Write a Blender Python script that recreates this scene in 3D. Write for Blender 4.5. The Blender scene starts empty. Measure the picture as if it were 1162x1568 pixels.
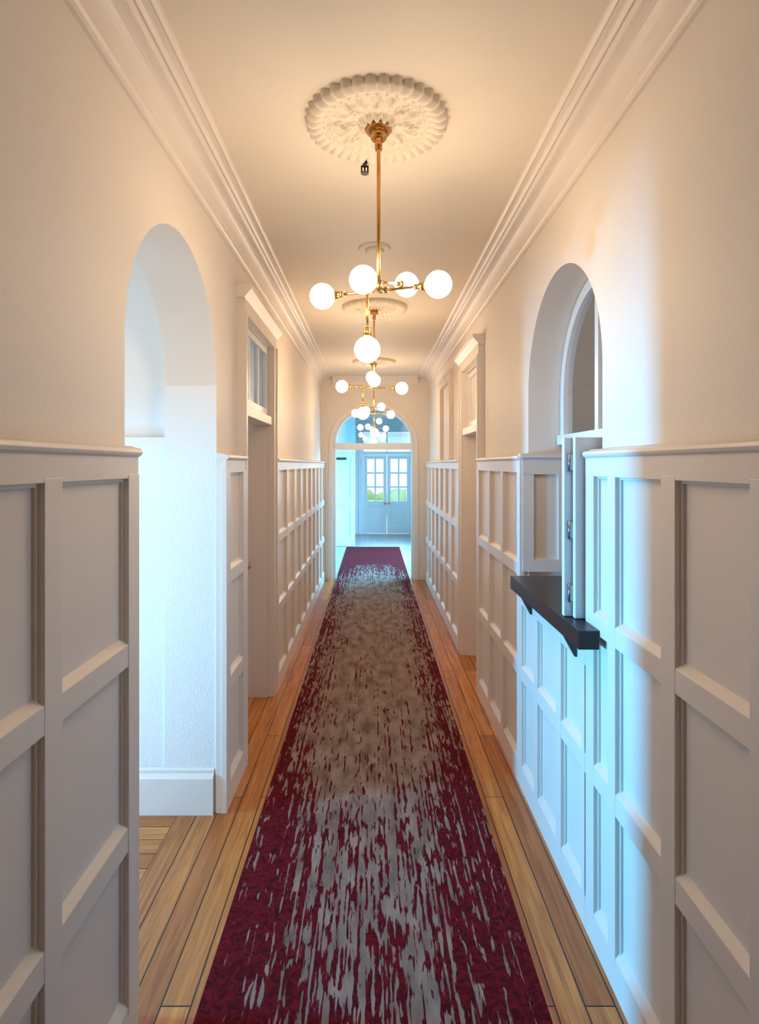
import bpy, bmesh, math, random
from mathutils import Vector, Matrix
random.seed(4)
S=bpy.context.scene
EYE=1.75; CEIL=3.09
# ---------------------------------------------------------------- materials
def newmat(n):
    m=bpy.data.materials.new(n); m.use_nodes=True
    nt=m.node_tree; b=nt.nodes['Principled BSDF']; return m,nt,b
def paint(n,col,rough=.5,bscale=60,bstr=.05,var=.03):
    m,nt,b=newmat(n)
    g=nt.nodes.new('ShaderNodeNewGeometry')
    no=nt.nodes.new('ShaderNodeTexNoise'); no.inputs['Scale'].default_value=bscale; no.inputs['Detail'].default_value=4
    nt.links.new(g.outputs['Position'],no.inputs['Vector'])
    n2=nt.nodes.new('ShaderNodeTexNoise'); n2.inputs['Scale'].default_value=1.7
    nt.links.new(g.outputs['Position'],n2.inputs['Vector'])
    r=nt.nodes.new('ShaderNodeValToRGB')
    r.color_ramp.elements[0].color=tuple(c*(1-var) for c in col)+(1,)
    r.color_ramp.elements[1].color=tuple(min(1,c*(1+var)) for c in col)+(1,)
    nt.links.new(n2.outputs['Fac'],r.inputs['Fac']); nt.links.new(r.outputs['Color'],b.inputs['Base Color'])
    bp=nt.nodes.new('ShaderNodeBump'); bp.inputs['Strength'].default_value=bstr; bp.inputs['Distance'].default_value=.01
    nt.links.new(no.outputs['Fac'],bp.inputs['Height']); nt.links.new(bp.outputs['Normal'],b.inputs['Normal'])
    b.inputs['Roughness'].default_value=rough
    return m
M_wall=paint('plaster_cream',(.80,.725,.65),.6,90,.08)
M_tex=paint('plaster_textured',(.86,.84,.80),.6,110,.22)
M_trim=paint('trim_gloss_white',(.82,.735,.665),.38,30,.03)
M_ceil=paint('ceiling_paint',(.80,.71,.59),.6,40,.04)
M_white=paint('white_joinery',(.82,.83,.84),.35,30,.02)
M_black=paint('black_laminate',(.022,.013,.015),.35,200,.05)
M_dark=paint('dark_metal',(.05,.04,.03),.4,50,.02)
M_steel=paint('hinge_steel',(.35,.34,.33),.3,50,.02); M_steel.node_tree.nodes['Principled BSDF'].inputs['Metallic'].default_value=1
m,nt,b=newmat('brass'); M_brass=m
b.inputs['Metallic'].default_value=1; b.inputs['Roughness'].default_value=.3
no=nt.nodes.new('ShaderNodeTexNoise'); no.inputs['Scale'].default_value=30
r=nt.nodes.new('ShaderNodeValToRGB'); r.color_ramp.elements[0].color=(.50,.28,.10,1); r.color_ramp.elements[1].color=(.66,.40,.15,1)
nt.links.new(no.outputs['Fac'],r.inputs['Fac']); nt.links.new(r.outputs['Color'],b.inputs['Base Color'])
m,nt,b=newmat('opal_glass_lit'); M_globe=m
b.inputs['Base Color'].default_value=(.9,.85,.75,1)
b.inputs['Emission Color'].default_value=(1,.745,.48,1); b.inputs['Emission Strength'].default_value=42
def glassmat(n,tint,mix,rough=.02):
    m=bpy.data.materials.new(n); m.use_nodes=True; nt=m.node_tree
    for x in list(nt.nodes):
        if x.type!='OUTPUT_MATERIAL': nt.nodes.remove(x)
    o=[x for x in nt.nodes if x.type=='OUTPUT_MATERIAL'][0]
    t=nt.nodes.new('ShaderNodeBsdfTransparent'); t.inputs['Color'].default_value=tint+(1,)
    g=nt.nodes.new('ShaderNodeBsdfGlossy'); g.inputs['Roughness'].default_value=rough
    mx=nt.nodes.new('ShaderNodeMixShader'); mx.inputs[0].default_value=mix
    nt.links.new(t.outputs[0],mx.inputs[1]); nt.links.new(g.outputs[0],mx.inputs[2]); nt.links.new(mx.outputs[0],o.inputs['Surface'])
    return m
M_glass=glassmat('window_glass',(.95,.98,1),.08)
M_glass2=glassmat('fanlight_glass',(.80,.95,1),.22)
m,nt,b=newmat('frosted_glass'); M_frost=m
b.inputs['Base Color'].default_value=(.60,.82,.98,1); b.inputs['Transmission Weight'].default_value=.85; b.inputs['Roughness'].default_value=.25
# floor boards
m,nt,b=newmat('pine_boards'); M_floor=m
g=nt.nodes.new('ShaderNodeNewGeometry'); sp=nt.nodes.new('ShaderNodeSeparateXYZ'); nt.links.new(g.outputs['Position'],sp.inputs[0])
def boards(swap):
    cb=nt.nodes.new('ShaderNodeCombineXYZ')
    a,bb=('Y','X') if swap else ('X','Y')
    nt.links.new(sp.outputs[a],cb.inputs[0]); nt.links.new(sp.outputs[bb],cb.inputs[1])
    br=nt.nodes.new('ShaderNodeTexBrick'); br.offset=.37
    br.inputs['Scale'].default_value=1; br.inputs['Brick Width'].default_value=1.9; br.inputs['Row Height'].default_value=.098
    br.inputs['Mortar Size'].default_value=.0028; br.inputs['Mortar Smooth'].default_value=.1; br.inputs['Bias'].default_value=0
    br.inputs['Color1'].default_value=(.76,.33,.085,1); br.inputs['Color2'].default_value=(.44,.145,.032,1); br.inputs['Mortar'].default_value=(.03,.010,.006,1)
    nt.links.new(cb.outputs[0],br.inputs['Vector'])
    mp=nt.nodes.new('ShaderNodeMapping'); mp.inputs['Scale'].default_value=(2.2,42,1); nt.links.new(cb.outputs[0],mp.inputs[0])
    no=nt.nodes.new('ShaderNodeTexNoise'); no.inputs['Scale'].default_value=1; no.inputs['Detail'].default_value=6; no.inputs['Distortion'].default_value=1.2
    nt.links.new(mp.outputs[0],no.inputs['Vector'])
    rr=nt.nodes.new('ShaderNodeValToRGB'); rr.color_ramp.elements[0].position=.3; rr.color_ramp.elements[1].position=.7
    rr.color_ramp.elements[0].color=(.55,.42,.32,1); rr.color_ramp.elements[1].color=(1.15,1.1,1.05,1)
    nt.links.new(no.outputs['Fac'],rr.inputs['Fac'])
    mx=nt.nodes.new('ShaderNodeMix'); mx.data_type='RGBA'; mx.blend_type='MULTIPLY'; mx.inputs[0].default_value=.9
    nt.links.new(br.outputs['Color'],mx.inputs[6]); nt.links.new(rr.outputs['Color'],mx.inputs[7])
    return mx.outputs[2],br.outputs['Fac']
c1,f1=boards(True); c2,f2=boards(False)
lt=nt.nodes.new('ShaderNodeMath'); lt.operation='LESS_THAN'; lt.inputs[1].default_value=-.98; nt.links.new(sp.outputs['X'],lt.inputs[0])
mx=nt.nodes.new('ShaderNodeMix'); mx.data_type='RGBA'
nt.links.new(lt.outputs[0],mx.inputs[0]); nt.links.new(c1,mx.inputs[6]); nt.links.new(c2,mx.inputs[7])
# hall boards tinted pale blue: reflected daylight painted into the colour
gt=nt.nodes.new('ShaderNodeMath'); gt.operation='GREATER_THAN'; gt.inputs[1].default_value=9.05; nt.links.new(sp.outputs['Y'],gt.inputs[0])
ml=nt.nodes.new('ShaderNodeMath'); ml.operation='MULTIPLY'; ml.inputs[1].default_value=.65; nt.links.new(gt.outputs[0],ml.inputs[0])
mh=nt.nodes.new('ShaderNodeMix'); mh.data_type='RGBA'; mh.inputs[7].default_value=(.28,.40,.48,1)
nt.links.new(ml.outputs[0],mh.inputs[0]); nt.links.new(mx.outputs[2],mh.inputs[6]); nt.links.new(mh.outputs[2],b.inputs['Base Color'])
bp=nt.nodes.new('ShaderNodeBump'); bp.inputs['Strength'].default_value=.4; bp.inputs['Distance'].default_value=.003; bp.invert=True
nt.links.new(f1,bp.inputs['Height']); nt.links.new(bp.outputs[0],b.inputs['Normal'])
b.inputs['Roughness'].default_value=.35
# carpet
m,nt,b=newmat('distressed_carpet'); M_carpet=m
g=nt.nodes.new('ShaderNodeNewGeometry'); sp=nt.nodes.new('ShaderNodeSeparateXYZ'); nt.links.new(g.outputs['Position'],sp.inputs[0])
def N(t,**k):
    n=nt.nodes.new(t)
    for a,v in k.items(): setattr(n,a,v)
    return n
def noise(scale,detail,dist=0):
    mp=N('ShaderNodeMapping'); mp.inputs['Scale'].default_value=scale; nt.links.new(g.outputs['Position'],mp.inputs[0])
    no=N('ShaderNodeTexNoise'); no.inputs['Scale'].default_value=1; no.inputs['Detail'].default_value=detail; no.inputs['Distortion'].default_value=dist
    nt.links.new(mp.outputs[0],no.inputs['Vector']); return no.outputs['Fac']
def math_(op,a,bv,c=None):
    n=N('ShaderNodeMath',operation=op)
    for i,v in enumerate([a,bv]+([c] if c is not None else [])):
        if isinstance(v,(int,float)): n.inputs[i].default_value=v
        else: nt.links.new(v,n.inputs[i])
    return n.outputs[0]
streak=noise((52,9,1),2,.5)
line=noise((70,.9,1),1)
fine=noise((300,40,1),2)
big=noise((5,1.4,1),2)
yy=math_('DIVIDE',sp.outputs['Y'],13)
ry=N('ShaderNodeValToRGB'); nt.links.new(yy,ry.inputs['Fac'])
cr=ry.color_ramp; cr.elements[0].position=0; cr.elements[0].color=(.52,)*3+(1,); cr.elements[1].position=1; cr.elements[1].color=(.9,)*3+(1,)
for p,v in [(.15,.505),(.20,.475),(.27,.43),(.36,.395),(.6,.385),(.70,.43),(.78,.54),(.86,.9)]:
    e=cr.elements.new(p); e.color=(v,v,v,1)
ax=math_('ABSOLUTE',sp.outputs['X'],0)
mr=N('ShaderNodeMapRange'); mr.interpolation_type='SMOOTHSTEP'
nt.links.new(ax,mr.inputs[0]); mr.inputs[1].default_value=.20; mr.inputs[2].default_value=.54; mr.inputs[3].default_value=0; mr.inputs[4].default_value=.125
thr=math_('ADD',ry.outputs['Color'],mr.outputs[0])
thr=math_('ADD',thr,math_('MULTIPLY',math_('SUBTRACT',big,.5),.20))
val=math_('ADD',math_('MULTIPLY',streak,.50),math_('MULTIPLY',fine,.10))
val=math_('ADD',val,math_('MULTIPLY',line,.40))
d=math_('SUBTRACT',thr,val)
mr2=N('ShaderNodeMapRange'); nt.links.new(d,mr2.inputs[0]); mr2.inputs[1].default_value=-.012; mr2.inputs[2].default_value=.010
vo=N('ShaderNodeTexNoise'); vo.inputs['Scale'].default_value=18; vo.inputs['Distortion'].default_value=3; nt.links.new(g.outputs['Position'],vo.inputs['Vector'])
rr=N('ShaderNodeValToRGB'); rr.color_ramp.elements[0].position=.38; rr.color_ramp.elements[1].position=.62
rr.color_ramp.elements[0].color=(.065,.004,.008,1); rr.color_ramp.elements[1].color=(.17,.008,.014,1); nt.links.new(vo.outputs['Fac'],rr.inputs['Fac'])
rg=N('ShaderNodeValToRGB'); rg.color_ramp.elements[0].position=.3; rg.color_ramp.elements[1].position=.7; rg.color_ramp.elements[0].color=(.16,.105,.085,1); rg.color_ramp.elements[1].color=(.38,.28,.235,1); nt.links.new(noise((14,5,1),6),rg.inputs['Fac'])
mx=N('ShaderNodeMix',data_type='RGBA'); nt.links.new(mr2.outputs[0],mx.inputs[0]); nt.links.new(rg.outputs[0],mx.inputs[6]); nt.links.new(rr.outputs[0],mx.inputs[7])
nt.links.new(mx.outputs[2],b.inputs['Base Color']); b.inputs['Roughness'].default_value=.95; b.inputs['Specular IOR Level'].default_value=.1
bp=N('ShaderNodeBump'); bp.inputs['Strength'].default_value=.4; bp.inputs['Distance'].default_value=.004
nt.links.new(noise((500,500,500),2),bp.inputs['Height']); nt.links.new(bp.outputs[0],b.inputs['Normal'])
# foliage / lawn
M_leaf=paint('foliage',(.40,.62,.24),.6,12,.6,.5)
M_pave=paint('paving',(.7,.7,.68),.7,12,.2,.1)
# ---------------------------------------------------------------- builder
CNT=[0]
class B:
    def __init__(s): s.bm=bmesh.new(); s.mats=[]; s.mi=0
    def m(s,mat):
        if mat not in s.mats: s.mats.append(mat)
        s.mi=s.mats.index(mat); return s
    def face(s,vs):
        try:
            f=s.bm.faces.new(vs); f.material_index=s.mi; return f
        except ValueError: return None
    def prism(s,pts,axis,a,b):
        # every solid is oversized by its own few tenths of a millimetre so joined parts never share a plane
        CNT[0]+=1; ep=.00012*(1+CNT[0]%11)
        if len(pts)<20:
            cx=sum(p[0] for p in pts)/len(pts); cy=sum(p[1] for p in pts)/len(pts)
            pts=[(p[0]+math.copysign(ep,p[0]-cx),p[1]+math.copysign(ep,p[1]-cy)) for p in pts]
            if a<b: a-=ep; b+=ep
            else: a+=ep; b-=ep
        def P(p,t):
            return {'X':(t,p[0],p[1]),'Y':(p[0],t,p[1]),'Z':(p[0],p[1],t)}[axis]
        A=[s.bm.verts.new(P(p,a)) for p in pts]; C=[s.bm.verts.new(P(p,b)) for p in pts]
        n=len(pts)
        s.face(A); s.face(C[::-1])
        for i in range(n): s.face([A[i],C[i],C[(i+1)%n],A[(i+1)%n]])
        return s
    def box(s,x0,x1,y0,y1,z0,z1):
        x0,x1=sorted((x0,x1)); y0,y1=sorted((y0,y1))
        return s.prism([(x0,y0),(x1,y0),(x1,y1),(x0,y1)],'Z',z0,z1)
    def cyl(s,p0,p1,r0,r1=None,seg=20):
        r1=r0 if r1 is None else r1
        p0=Vector(p0);p1=Vector(p1); d=(p1-p0).normalized()
        u=d.orthogonal().normalized(); v=d.cross(u)
        A=[];C=[]
        for i in range(seg):
            a=2*math.pi*i/seg; o=u*math.cos(a)+v*math.sin(a)
            A.append(s.bm.verts.new(p0+o*r0)); C.append(s.bm.verts.new(p1+o*r1))
        s.face(A[::-1]); s.face(C)
        for i in range(seg):
            f=s.face([A[i],A[(i+1)%seg],C[(i+1)%seg],C[i]])
            if f: f.smooth=True
        return s
    def sph(s,c,r,sc=(1,1,1),seg=32):
        mt=Matrix.Translation(c)@Matrix.Diagonal((r*sc[0],r*sc[1],r*sc[2],1))
        res=bmesh.ops.create_uvsphere(s.bm,u_segments=seg,v_segments=seg//2,radius=1,matrix=mt)
        for v in res['verts']:
            for f in v.link_faces: f.material_index=s.mi; f.smooth=True
        return s
    def obj(s,name,bevel=0,parent=None):
        bmesh.ops.recalc_face_normals(s.bm,faces=s.bm.faces)
        me=bpy.data.meshes.new(name); s.bm.to_mesh(me); s.bm.free()
        for m in s.mats: me.materials.append(m)
        o=bpy.data.objects.new(name,me); S.collection.objects.link(o)
        if bevel:
            bv=o.modifiers.new('bev','BEVEL'); bv.width=bevel; bv.segments=2; bv.limit_method='ANGLE'
        if parent: o.parent=parent
        return o
def empty(name,loc=(0,0,0)):
    e=bpy.data.objects.new(name,None); e.location=loc; e.empty_display_size=.1; S.collection.objects.link(e); return e
def arc(cy,cz,r,n=56,rz=None):
    rz=rz or r
    return [(cy-r*math.cos(math.pi*i/n),cz+rz*math.sin(math.pi*i/n)) for i in range(n+1)]
# ---------------------------------------------------------------- room shell
Y0=-2.0; YE=8.95
FL,FR=-.735,.80       # wainscot faces
WL,WR=-.79,.855       # plaster faces
OL,OR=-1.05,1.10      # far faces of the corridor walls
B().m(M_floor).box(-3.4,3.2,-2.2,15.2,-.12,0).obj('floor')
B().m(M_ceil).box(-3.4,3.2,-2.2,15.2,CEIL,CEIL+.12).obj('ceiling')
# left wall : arch to the floor + doorway with transom
A0,A1=1.87,2.97; SPR=2.15
pts=[(Y0,0)]+[(A0,0)]+arc((A0+A1)/2,SPR,(A1-A0)/2)+[(A1,0),(3.5,0),(3.5,2.64),(4.44,2.64),(4.44,0),(YE,0),(YE,CEIL),(Y0,CEIL)]
B().m(M_wall).prism(pts,'X',OL,WL).obj('wall_left')
C0,C1=2.19,3.235; SPR2=2.13
pts=[(Y0,0),(C0,0)]+arc((C0+C1)/2,SPR2,(C1-C0)/2)+[(C1,0),(4.6,0),(4.6,2.60),(5.41,2.60),(5.41,0),(YE,0),(YE,CEIL),(Y0,CEIL)]
B().m(M_wall).prism(pts,'X',WR,OR).obj('wall_right')
B().m(M_wall).box(WR,OR,C0,C1,0,1.09).obj('wall_servery_apron')
B().m(M_wall).box(OL,OR,Y0-.15,Y0,0,CEIL).obj('wall_back')
# end wall with arched opening
pts=[(OL,0),(-.61,0)]+arc(.01,2.06,.62,rz=.58)+[(.63,0),(OR,0),(OR,CEIL),(OL,CEIL)]
B().m(M_wall).prism(pts,'Y',YE,YE+.2).obj('wall_end')
# side passage
HD=1.50  # low window header, shaped to cap the daylight patch on the right wall
b_=B().m(M_wall); b_.box(-3.2,-2.7,.9,1.0,0,CEIL); b_.box(-1.4,OL,.9,1.0,0,CEIL); b_.box(-2.7,-1.4,.9,1.0,0,.5); b_.box(-2.7,-1.4,.9,1.0,2.5,CEIL); b_.obj('wall_passage_near')  # window opening added here so fill light reaches the arch reveal
b_=B().m(M_tex); b_.box(-3.2,OL,2.97,3.10,0,1.89); b_.box(-3.2,OL,3.03,3.10,1.89,CEIL); b_.obj('wall_passage_far')
b_=B().m(M_wall); b_.box(-3.3,-3.2,.9,3.10,0,.25); b_.box(-3.3,-3.2,.9,3.10,HD,CEIL); b_.box(-3.3,-3.2,.9,1.3,.25,HD); b_.box(-3.3,-3.2,2.85,3.10,.25,HD); b_.obj('wall_passage_end')
b_=B().m(M_white)
for x in (-2.7,-2.075,-1.45): b_.box(x,x+.05,.92,.98,.5,2.5)  # bars of the unseen near-wall window, added to light the reveal
for z in (.5,1.45,2.45): b_.box(-2.7,-1.4,.921,.979,z,z+.05)
for y in (1.3,2.79): b_.box(-3.28,-3.22,y,y+.06,.25,HD)
for z in (.25,HD-.05): b_.box(-3.28,-3.22,1.3,2.85,z,z+.05)
b_.m(M_glass).box(-3.252,-3.248,1.3,2.85,.28,HD-.03)
b_.box(-2.69,-1.41,.948,.952,.52,2.48); b_.obj('passage_windows_one_added')
# arch reveal skin of far jamb (textured plaster)
b_=B().m(M_tex); b_.box(OL,WL+.0,2.962,2.97,0,2.15); b_.obj('wall_arch_reveal')
b_=B().m(M_trim)
pf=[(2.962,0),(2.935,0),(2.935,.18),(2.94,.19),(2.95,.20),(2.95,.215),(2.962,.225)]
b_.prism(pf,'X',-2.6,-.80); b_.obj('baseboard_passage')
# servery room
b_=B().m(M_wall); b_.box(OR,3.1,1.6,1.7,0,CEIL); b_.box(OR,3.1,3.9,4.0,0,CEIL); b_.box(3.0,3.1,1.7,3.9,0,CEIL); b_.obj('wall_servery')
# entrance hall
HX0,HX1=-1.6,1.6; HY=14.9
B().m(M_white).box(HX0-.1,HX0,YE+.2,HY,0,CEIL).obj('wall_hall_left')
pts=[(YE+.2,0),(9.7,0),(9.7,2.3),(12.6,2.3),(12.6,0),(HY,0),(HY,CEIL),(YE+.2,CEIL)]  # unseen side opening, added to let the hall fill lamp in
B().m(M_white).prism(pts,'X',HX1,HX1+.1).obj('wall_hall_right')
b_=B().m(M_white); b_.box(HX0,-1.05,YE+.1,YE+.2,0,CEIL); b_.box(1.10,HX1,YE+.1,YE+.2,0,CEIL); b_.obj('wall_hall_near')
pts=[(HX0,0),(-.27,0),(-.27,2.62),(.98,2.62),(.98,0),(HX1,0),(HX1,CEIL),(HX0,CEIL)]
B().m(M_white).prism(pts,'Y',HY,HY+.15).obj('wall_hall_end')
B().m(M_white).box(HX0,-.86,12.6,12.7,0,CEIL).box(-.86,-.38,12.6,12.7,2.02,CEIL).obj('wall_hall_partition')
# ---------------------------------------------------------------- cornice
def cornice(side,wall,y0,y1,name):
    prof=[(0,0),(0,.155),(.014,.155),(.014,.135),(.022,.128)]
    for i in range(9):
        a=math.pi/2*i/8; prof.append((.022+.062*(1-math.cos(a)),.128-.088*math.sin(a)))
    prof+=[(.095,.04),(.095,.03),(.108,.022),(.12,.03),(.132,.022),(.134,.012),(.15,.012),(.158,.018),(.168,.010),(.172,0)]
    pts=[(wall-side*d,CEIL-z) for d,z in prof]
    return B().m(M_trim).prism(pts,'Y',y0,y1).obj(name)
cornice(-1,WL,Y0,YE,'trim_cornice_left')
cornice(1,WR,Y0,YE,'trim_cornice_right')
prof=[(0,0),(0,.12),(.014,.12),(.03,.08),(.07,.03),(.10,.012),(.11,0)]
B().m(M_trim).prism([(YE-d,CEIL-z) for d,z in prof],'X',WL+.172,WR-.172).obj('trim_cornice_end')
# ---------------------------------------------------------------- wainscot
def wainscot(side,F,y0,y1,stiles,name,top=True,ztop=1.805):
    P=F+side*.023; W=F+side*.055; Mid=F+side*.014
    b=B().m(M_trim)
    b.box(min(P,W),max(P,W),y0+.003,y1-.003,0,(ztop-.02))
    def rail(z0,z1,sl=.020):
        b.prism([(P+side*.004,z0),(F,z0),(F,z1-sl),(P,z1),(P+side*.004,z1)],'Y',y0,y1)
        if z0>0: b.box(min(P,Mid),max(P,Mid),y0+.002,y1-.002,z0-.008,z0+.01)
    rail(0,.15,.03); rail(.59,.68)
    if top:
        rail(1.145,1.23)
        b.box(min(P,F),max(P,F),y0,y1,1.71,1.79)
        b.box(min(P,Mid),max(P,Mid),y0+.002,y1-.002,1.70,1.72)
        b.prism([(W,1.775),(F,1.775),(F-side*.010,1.782),(F-side*.014,1.79),(F-side*.010,1.799),(F+side*.01,1.803),(F+side*.02,1.808),(W,1.81)],'Y',y0-.0,y1+.0)
        zt=1.71
    else:
        b.box(min(P,F),max(P,F),y0,y1,ztop-.12,ztop-.02); zt=ztop-.05
    for a,c in stiles:
        b.box(min(P+side*.003,F-side*.0015),max(P+side*.003,F-side*.0015),a,c,.10,zt+.01)
        la=max(a-.008,y0+.004); lc=min(c+.008,y1-.004)
        b.box(min(P+side*.003,Mid),max(P+side*.003,Mid),la,lc,.11,zt+.005)
    return b.obj(name,bevel=.002)
def even(y0,y1,n,w=.06):
    st=[]
    for i in range(n+1):
        c=y0+w/2+(y1-y0-w)*i/n; st.append((c-w/2,c+w/2))
    return st
wainscot(-1,FL,Y0,1.84,[(1.765,1.842)]+[(1.314-.445*i,1.389-.445*i) for i in range(8)],'trim_1')
wainscot(-1,FL,2.95,3.408,[(2.948,3.03),(3.33,3.406)],'trim_2')
wainscot(-1,FL,4.532,YE,even(4.532,YE,9),'trim_3')
wainscot(1,FR,Y0,2.21,[(2.13,2.208),(1.94,2.0),(1.555,1.63)]+[(1.17-.445*i,1.245-.445*i) for i in range(8)],'trim_4')
wainscot(1,FR,2.213,3.20,[(2.22,2.25),(2.50,2.565),(2.86,2.92),(3.165,3.198)],'trim_5',top=False,ztop=1.115)
wainscot(1,FR,3.205,4.505,even(3.203,4.503,3,.06),'trim_6')
wainscot(1,FR,5.505,YE,even(5.505,YE,7),'trim_7')
# panelled far jamb of servery
b_=B().m(M_trim); b_.box(.862,1.04,3.215,3.231,1.17,1.785)
b_.box(.815,.875,3.199,3.216,1.17,1.785); b_.box(1.01,1.05,3.199,3.216,1.17,1.785)
b_.box(.815,1.048,3.197,3.216,1.70,1.788); b_.box(.815,1.048,3.197,3.216,1.17,1.235); b_.box(.80,1.05,3.185,3.231,1.79,1.812)
b_.obj('trim_servery_jamb')
# end wall corner pilasters / arch trims
b_=B().m(M_trim)
b_.box(-.665,-.61,YE-.02,YE,0,2.06); b_.box(.63,.685,YE-.02,YE,0,2.06)
def ring(b,o,i_,axis,a,c):
    pts=o+i_[::-1]; b.prism(pts,axis,a,c)
ring(b_,arc(.01,2.06,.675,rz=.635),arc(.01,2.06,.615,rz=.575),'Y',YE-.02,YE)
b_.obj('trim_end_arch')
# fanlight window in end arch
b_=B().m(M_white); b_.box(-.608,.628,YE+.06,YE+.14,1.985,2.085)
b_.box(-.608,-.57,YE+.062,YE+.138,0,1.985); b_.box(.59,.628,YE+.062,YE+.138,0,1.985)
ring(b_,arc(.01,2.085,.612,rz=.55),arc(.01,2.085,.58,rz=.515),'Y',YE+.07,YE+.13)
b_.m(M_glass2).prism(arc(.01,2.085,.59,rz=.525),'Y',YE+.098,YE+.102)
b_.obj('window_2')
# ---------------------------------------------------------------- door architraves & doors
def architrave(side,wall,y0,y1,ztop,name,w=.09):
    a=wall; f=wall-side*.045; b=B().m(M_trim)
    X=lambda p,q:(min(p,q),max(p,q))
    for ya,yb,oa in ((y0-w,y0,y0-w-.002),(y1,y1+w,y1+w-.022)):
        b.box(*X(a,f),ya,yb,0,ztop); b.box(*X(a,f-side*.012),oa,oa+.024,0,ztop)
    b.box(*X(a,f-side*.001),y0-w-.001,y1+w+.001,ztop-.001,ztop+.09)
    pr=[(a,ztop+.08),(f-side*.005,ztop+.08),(f-side*.02,ztop+.10),(f-side*.045,ztop+.125),(f-side*.05,ztop+.15),(a,ztop+.155)]
    b.prism(pr,'Y',y0-w-.025,y1+w+.025)
    r=wall+side*.255
    b.box(*X(a+side*.002,r),y0+.002,y0+.012,0,ztop-.002); b.box(*X(a+side*.002,r),y1-.012,y1-.002,0,ztop-.002); b.box(*X(a+side*.002,r),y0+.012,y1-.012,ztop-.012,ztop-.002)
    return b.obj(name)
architrave(-1,WL,3.5,4.44,2.64,'trim_door_left')
architrave(1,WR,4.6,5.41,2.60,'trim_door_right')
def door(side,x,y0,y1,z1,name):
    e=empty(name,(x,(y0+y1)/2,0)); X=lambda p,q:(min(p,q),max(p,q))
    b=B().m(M_trim); h=(y1-y0)/2
    b.box(-.012,.012,-h+.002,h-.002,0.012,z1-.002)
    for s in (-1,1):
        q=s*.02
        for a,c in ((-h,-h+.11),(h-.11,h),(-.05,.05)): b.box(*X(0,q),a,c,.01,z1)
        for za,zb in ((.01,.22),(.85,1.0),(z1-.12,z1)): b.box(*X(0,q*.97),-h+.001,h-.001,za,zb)
    b.obj('door_leaf',parent=e)
    k=B().m(M_brass); k.cyl((-.06,h-.07,1.0),(.06,h-.07,1.0),.009); k.sph((-.07,h-.07,1.0),.026); k.sph((.07,h-.07,1.0),.026); k.obj('door_knob',parent=e)
door(-1,-1.0,3.515,4.425,2.04,'door_1')
door(1,1.04,4.615,5.395,2.01,'door_2')
def transom(side,x,y0,y1,z0,z1,n,name,gm):
    b=B().m(M_white); t=.03
    b.box(x-t,x+t,y0,y1,z0,z0+.055); b.box(x-t,x+t,y0,y1,z1-.045,z1)
    b.box(x-t+.001,x+t-.001,y0,y0+.045,z0,z1); b.box(x-t+.001,x+t-.001,y1-.045,y1,z0,z1)
    for i in range(1,n):
        y=y0+(y1-y0)*i/n; b.box(x-.012,x+.02,y-.014,y+.014,z0+.05,z1-.04)
    b.m(gm).box(x-.004,x+.004,y0+.03,y1-.03,z0+.03,z1-.03)
    return b.obj(name)
transom(-1,-.825,3.515,4.425,2.112,2.622,3,'window_3',M_frost)
transom(1,.905,4.615,5.395,2.082,2.582,2,'window_4',M_wall)
b_=B().m(M_trim); b_.box(-.92,-.76,3.515,4.425,2.05,2.11); b_.obj('trim_transom_bar_left',bevel=.004)
b_=B().m(M_trim); b_.box(.82,.97,4.615,5.395,2.02,2.08); b_.obj('trim_transom_bar_right',bevel=.004)
# blind window frame above rail further along right wall
b_=B().m(M_trim)
for a,c in ((6.3,6.4),(7.15,7.25)): b_.box(WR-.04,WR,a,c,1.815,2.66)
b_.box(WR-.041,WR,6.3,7.25,2.66,2.74); b_.box(WR-.06,WR,6.27,7.28,2.74,2.77); b_.obj('trim_8')
# ---------------------------------------------------------------- servery
b_=B().m(M_black); b_.prism([(.725,2.07),(.797,2.07),(.797,2.215),(1.20,2.215),(1.20,3.10),(.725,3.10)],'Z',1.1,1.165); b_.obj('servery_counter')
b_=B().m(M_white)
xa,xb=1.03,1.075; MY=(C0+C1)/2
b_.box(xa-.02,xb,C0+.01,C1-.01,1.86,1.91)
ring(b_,arc(MY,SPR2,.518),arc(MY,SPR2,.46),'X',xa,xb)
b_.box(xa,xb,C0+.007,C0+.06,1.91,SPR2); b_.box(xa,xb,C1-.062,C1-.007,1.91,SPR2)
b_.box(xa+.002,xb-.002,MY-.02,MY+.02,1.91,SPR2+.47)
b_.box(xa,xb,C0+.007,C0+.05,1.17,1.86); b_.box(xa+.025,xb,C1-.06,C1-.04,1.17,1.86)
b_.m(M_glass).box(1.05,1.054,C0+.04,C1-.04,1.91,2.14)
b_.prism(arc(MY,SPR2+.005,.47),'X',1.05,1.054)
b_.obj('window_5')
e=empty('folding_shutter',(0,0,0))
for k,(ya,yb,x0) in enumerate(((2.225,2.25,.765),(2.262,2.287,.735))):
    b=B().m(M_white); b.box(x0,1.02,ya,yb,1.168,1.855); b.obj('shutter_leaf_%d'%(k+1),bevel=.003,parent=e)
b=B().m(M_steel)
for z in (1.26,1.5,1.76): b.cyl((.755,2.256,z-.035),(.755,2.256,z+.035),.0055); b.box(.7555,.775,2.2505,2.2615,z-.03,z+.03)
b.obj('shutter_hinges',parent=e)
b=B().m(M_dark)
for y in (2.3,2.95):
    b.prism([(.797,1.097),(.745,1.097),(.745,1.085),(.79,1.0),(.797,1.0)],'Y',y,y+.02)
b.obj('counter_bracket')
# ---------------------------------------------------------------- carpet
b_=B().m(M_carpet)
b_.box(-.56,.56,-1.9,12.5,.0,.010); b_.obj('hallway_runner_carpet',bevel=.003)
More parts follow.
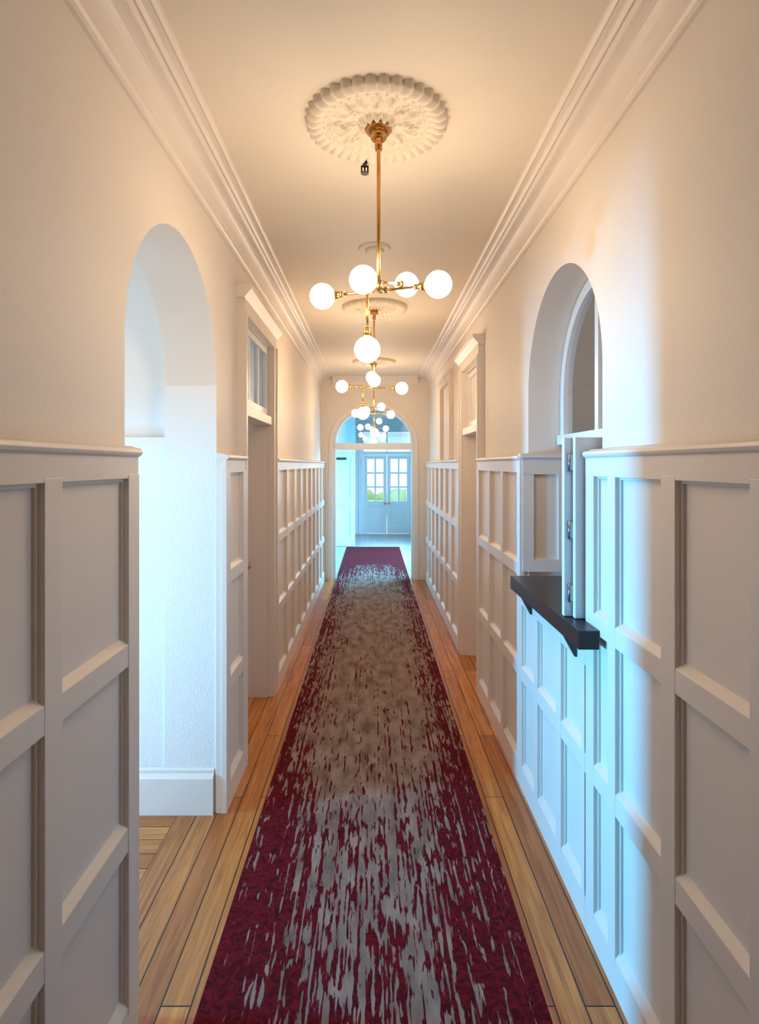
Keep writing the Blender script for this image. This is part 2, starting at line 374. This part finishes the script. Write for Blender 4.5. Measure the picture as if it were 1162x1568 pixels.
# ---------------------------------------------------------------- ceiling rose
def rose_mesh():
    R=.279; nt_=432; nr=64; bm=bmesh.new(); rings=[]
    for j in range(nr+1):
        t=j/nr; ring=[]
        for i in range(nt_):
            a=2*math.pi*i/nt_
            pet=abs(math.sin(18*a)); out=R*(1-.07*(1-pet**.7))
            r=t*out
            if t>.76:
                u=(t-.76)/.24; h=.012+.030*math.sin(math.pi*min(1,u*.75+.12))*(0.25+.75*pet**.7)
            elif t>.71: h=.026
            elif t>.28:
                u=(t-.28)/.43
                lf=max(0,math.cos(8*a))**1.5; lf2=max(0,-math.cos(8*a))**2
                h=.010+.026*lf*math.sin(math.pi*u)**.8*(.65+.35*math.cos(40*a)*math.sin(5*math.pi*u))
                h+=.018*lf2*max(0,math.sin(math.pi*(u*1.6-.4))) if .25<u<.87 else 0
                h+=.003*math.sin(24*a)*math.sin(math.pi*4*u)
            elif t>.12:
                u=(t-.12)/.16; h=.014+.024*math.sin(math.pi*u)*(.3+.7*abs(math.cos(6*a)))
            else: h=.03
            if j==nr: h=0
            ring.append(bm.verts.new((r*math.cos(a),r*math.sin(a),-h)))
            if j==0: break
        rings.append(ring)
    for i in range(nt_):
        bm.faces.new([rings[0][0],rings[1][i],rings[1][(i+1)%nt_]])
    for j in range(1,nr):
        for i in range(nt_):
            k=(i+1)%nt_; bm.faces.new([rings[j][i],rings[j+1][i],rings[j+1][k],rings[j][k]])
    for f in bm.faces: f.smooth=True
    bmesh.ops.recalc_face_normals(bm,faces=bm.faces)
    me=bpy.data.meshes.new('ceiling_rose'); bm.to_mesh(me); bm.free(); me.materials.append(M_ceil); return me
RM=rose_mesh()
DS=[2.29,4.98,7.58]
for D in DS:
    o=bpy.data.objects.new('ceiling_rose',RM); o.location=(.015,D,CEIL); S.collection.objects.link(o)
# ---------------------------------------------------------------- chandeliers
def chandelier(cx,D,var):
    e=empty('chandelier',(cx,D,0))
    g=.0525
    b=B().m(M_brass); zt=CEIL-.028
    b.cyl((0,0,zt),(0,0,zt-.014),.052,.052,8); b.cyl((0,0,zt-.014),(0,0,zt-.045),.036,.030,8); b.cyl((0,0,zt-.045),(0,0,zt-.085),.016,.014)
    b.cyl((0,0,zt-.08),(0,0,2.425),.0075)
    gl=[]
    def arm(p,q,rad=.0055):
        b.cyl(p,q,rad)
    def globe(c,d):
        c=Vector(c); d=Vector(d).normalized()
        b.cyl(c-d*(g+.032),c-d*(g-.006),.011,.020); b.cyl(c-d*(g+.045),c-d*(g+.028),.011)
        gl.append(c)
    if var==0:
        fa=Vector((-.058,-.10,2.44)); ba=Vector((.125,.27,2.535)); L=Vector((-.232,.15,2.45)); Rr=Vector((.232,-.01,2.45)); lo=Vector((-.045,.03,2.215))
    elif var==1:
        fa=Vector((.0,-.12,2.45)); ba=Vector((-.02,.25,2.53)); L=Vector((-.275,.04,2.42)); Rr=Vector((.235,.0,2.40)); lo=Vector((-.095,.03,2.19))
    else:
        fa=Vector((-.10,-.1,2.44)); ba=Vector((.10,.2,2.52)); L=Vector((-.235,.05,2.42)); Rr=Vector((.22,.0,2.40)); lo=Vector((.01,.03,2.17))
    dA=(ba-fa).normalized()
    arm(fa+dA*g,ba-dA*g); t=(-fa).dot(Vector((dA.x,dA.y,0)))/(dA.x**2+dA.y**2)
    pA=fa+dA*t; b.cyl((pA.x,pA.y,pA.z-.016),(pA.x,pA.y,pA.z+.016),.013); b.cyl(pA,(0,0,pA.z),.007)
    globe(fa,-dA); globe(ba,dA)
    dB=(Rr-L).normalized(); arm(L+dB*g,Rr-dB*g); globe(L,-dB); globe(Rr,dB)
    tB=(-L).dot(Vector((dB.x,dB.y,0)))/(dB.x**2+dB.y**2); pB=L+dB*tB
    b.cyl(pB,(0,0,pB.z),.007); b.cyl((0,0,pB.z-.018),(0,0,pB.z+.018),.013); b.cyl(pB+dB*-.018,pB+dB*.018,.012)
    tl=(lo-L).dot(dB); pl=L+dB*tl; top=Vector((lo.x,pl.y,pl.z)); lo.y=top.y
    b.cyl(top,lo+Vector((0,0,g)),.0055); b.cyl(top-dB*.016,top+dB*.016,.011); globe(lo,(0,0,-1))
    b.obj('brass_frame',parent=e)
    for i,c in enumerate(gl):
        k=B().m(M_globe); k.sph(c,g); k.obj('globe_%d'%(i+1),parent=e)
for i,D in enumerate(DS): chandelier(.022 if i==0 else .01,D,i)
# smoke detector / sprinkler
b_=B().m(M_ceil); b_.cyl((.01,3.64,CEIL),(.01,3.64,CEIL-.012),.10,.095,40); b_.cyl((.01,3.64,CEIL-.012),(.01,3.64,CEIL-.03),.06,.05,32); b_.obj('smoke_detector')
b_=B().m(M_dark); sx,sy=-.036,2.58; z=CEIL
b_.cyl((sx,sy,z),(sx,sy,z-.008),.026,.022); b_.cyl((sx,sy,z-.008),(sx,sy,z-.03),.010)
b_.box(sx-.016,sx-.011,sy-.003,sy+.003,z-.06,z-.028); b_.box(sx+.011,sx+.016,sy-.003,sy+.003,z-.06,z-.028); b_.box(sx-.016,sx+.016,sy-.003,sy+.003,z-.034,z-.028)
b_.cyl((sx,sy,z-.03),(sx,sy,z-.058),.004); b_.cyl((sx,sy,z-.058),(sx,sy,z-.062),.017); b_.obj('fire_sprinkler')
# ---------------------------------------------------------------- hall doors
def glazed_door(x0,x1,y,z1,name,knob):
    e=empty(name,((x0+x1)/2,y,0)); h=(x1-x0)/2; b=B().m(M_white)
    st=.085
    b.box(-h,-h+st,-.02,.02,.01,z1); b.box(h-st,h,-.02,.02,.01,z1)
    b.box(-h+.002,h-.002,-.019,.019,.012,.22); b.box(-h+.002,h-.002,-.019,.019,.72,.84); b.box(-h+.002,h-.002,-.019,.019,z1-.10,z1-.002)
    b.box(-h+st-.002,h-st+.002,-.004,.004,.2,.74)
    b.box(-h+st+.05,h-st-.05,-.015,.015,.27,.67)
    zs=.84; ze=z1-.10
    for k in (1,2):
        z=zs+(ze-zs)*k/3; b.box(-h+st,h-st,-.012,.012,z-.02,z+.02)
    b.box(-.02,.02,-.0125,.0125,zs,ze)
    b.m(M_glass).box(-h+st-.01,h-st+.01,-.002,.002,zs-.01,ze+.01)
    b.obj('glazed_leaf',parent=e)
    k=B().m(M_brass); k.cyl((knob,-.06,.78),(knob,-.015,.78),.01); k.sph((knob,-.065,.78),.028); k.obj('door_knob',parent=e)
glazed_door(-.23,.348,14.93,2.0,'door_3',.25)
glazed_door(.360,.94,14.93,2.0,'door_4',-.25)
b_=B().m(M_white); b_.box(-.268,-.232,14.88,14.99,0,2.615); b_.box(.942,.978,14.88,14.99,0,2.615); b_.box(-.23,.94,14.88,14.99,2.003,2.09); b_.box(-.23,.94,14.88,14.99,2.58,2.615)
b_.box(.34,.37,14.9,14.96,2.09,2.58); b_.m(M_glass).box(-.23,.94,14.935,14.94,2.09,2.58); b_.obj('window_6')
b_=B().m(M_white); b_.box(-.36,-.27,14.87,14.9,0,2.12); b_.box(.98,1.07,14.87,14.9,0,2.12); b_.obj('trim_hall_door')
# hall side door in partition
e=empty('door_5',(-.62,12.63,0)); b=B().m(M_white)
b.box(-.232,.232,-.006,.012,.012,2.005)
for a,c in ((-.235,-.15),(.15,.235)): b.box(a,c,-.026,.02,.01,2.01)
for a,c in ((.01,.2),(.9,1.02),(1.9,2.01)): b.box(-.233,.233,-.025,.019,a+.001,c-.001)
b.obj('door_leaf',parent=e)
k=B().m(M_dark); k.box(-.2,.05,-.06,-.027,1.86,1.91); k.obj('door_closer',parent=e)
B().m(M_trim).box(HX0,-.86,12.58,12.6,0,.16).obj('baseboard_hall')
# outside
B().m(M_pave).box(-8,8,15.3,30,-.15,-.05).obj('ground')
b_=B().m(M_leaf)
for i in range(60):
    b_.sph((random.uniform(-5,5),random.uniform(21,23),random.uniform(-.2,.5)),random.uniform(.35,.6),seg=10)
b_.obj('garden_hedge')
# ---------------------------------------------------------------- lights
def area(name,loc,rot,sx,sy,power,col,spread=180):
    l=bpy.data.lights.new(name,'AREA'); l.shape='RECTANGLE'; l.size=sx; l.size_y=sy; l.energy=power; l.color=col; l.spread=math.radians(spread)
    o=bpy.data.objects.new(name,l); o.location=loc; o.rotation_euler=rot; S.collection.objects.link(o); return o
area('daylight_passage',(-4.6,2.04,1.12),(0,math.radians(-90),0),.30,.34,95,(.08,.53,1),70)
area('added_fill_passage_side',(-2.05,.5,1.6),(math.radians(90),0,0),1.2,1.7,27,(.90,.94,1),120)  # added lamp behind the added window, brightens the arch reveal
area('added_fill_hall_side',(2.6,11.2,1.8),(0,math.radians(60),0),1.6,2.6,440,(.14,.60,1),120)  # added lamp outside the hall, turns its floor and walls cyan
area('daylight_hall_front',(.35,15.8,1.6),(math.radians(-90),0,0),1.4,1.8,110,(.55,.85,1))
l=bpy.data.lights.new('servery_fill_light','POINT'); l.energy=7; l.color=(1,.85,.7); l.shadow_soft_size=.12  # added fill lamp without a fitting, lifts the room behind the arch glass
o=bpy.data.objects.new('servery_fill_light',l); o.location=(2.1,2.6,2.6); S.collection.objects.link(o)
w=bpy.data.worlds.new('World'); S.world=w; w.use_nodes=True
bg=w.node_tree.nodes['Background']; bg.inputs['Color'].default_value=(.80,.91,1,1); bg.inputs['Strength'].default_value=1.7
# ---------------------------------------------------------------- camera
cam=bpy.data.cameras.new('camera'); co=bpy.data.objects.new('camera',cam); S.collection.objects.link(co)
co.location=(0,0,EYE); co.rotation_euler=(math.radians(90),0,0)
cam.sensor_fit='VERTICAL'; cam.sensor_height=36; cam.sensor_width=36*1652/2229
cam.lens=36*900/1568; cam.shift_x=10/1568; cam.shift_y=-72/1568; cam.clip_start=.02
S.camera=co
S.view_settings.view_transform='Standard'
S.view_settings.exposure=-.08
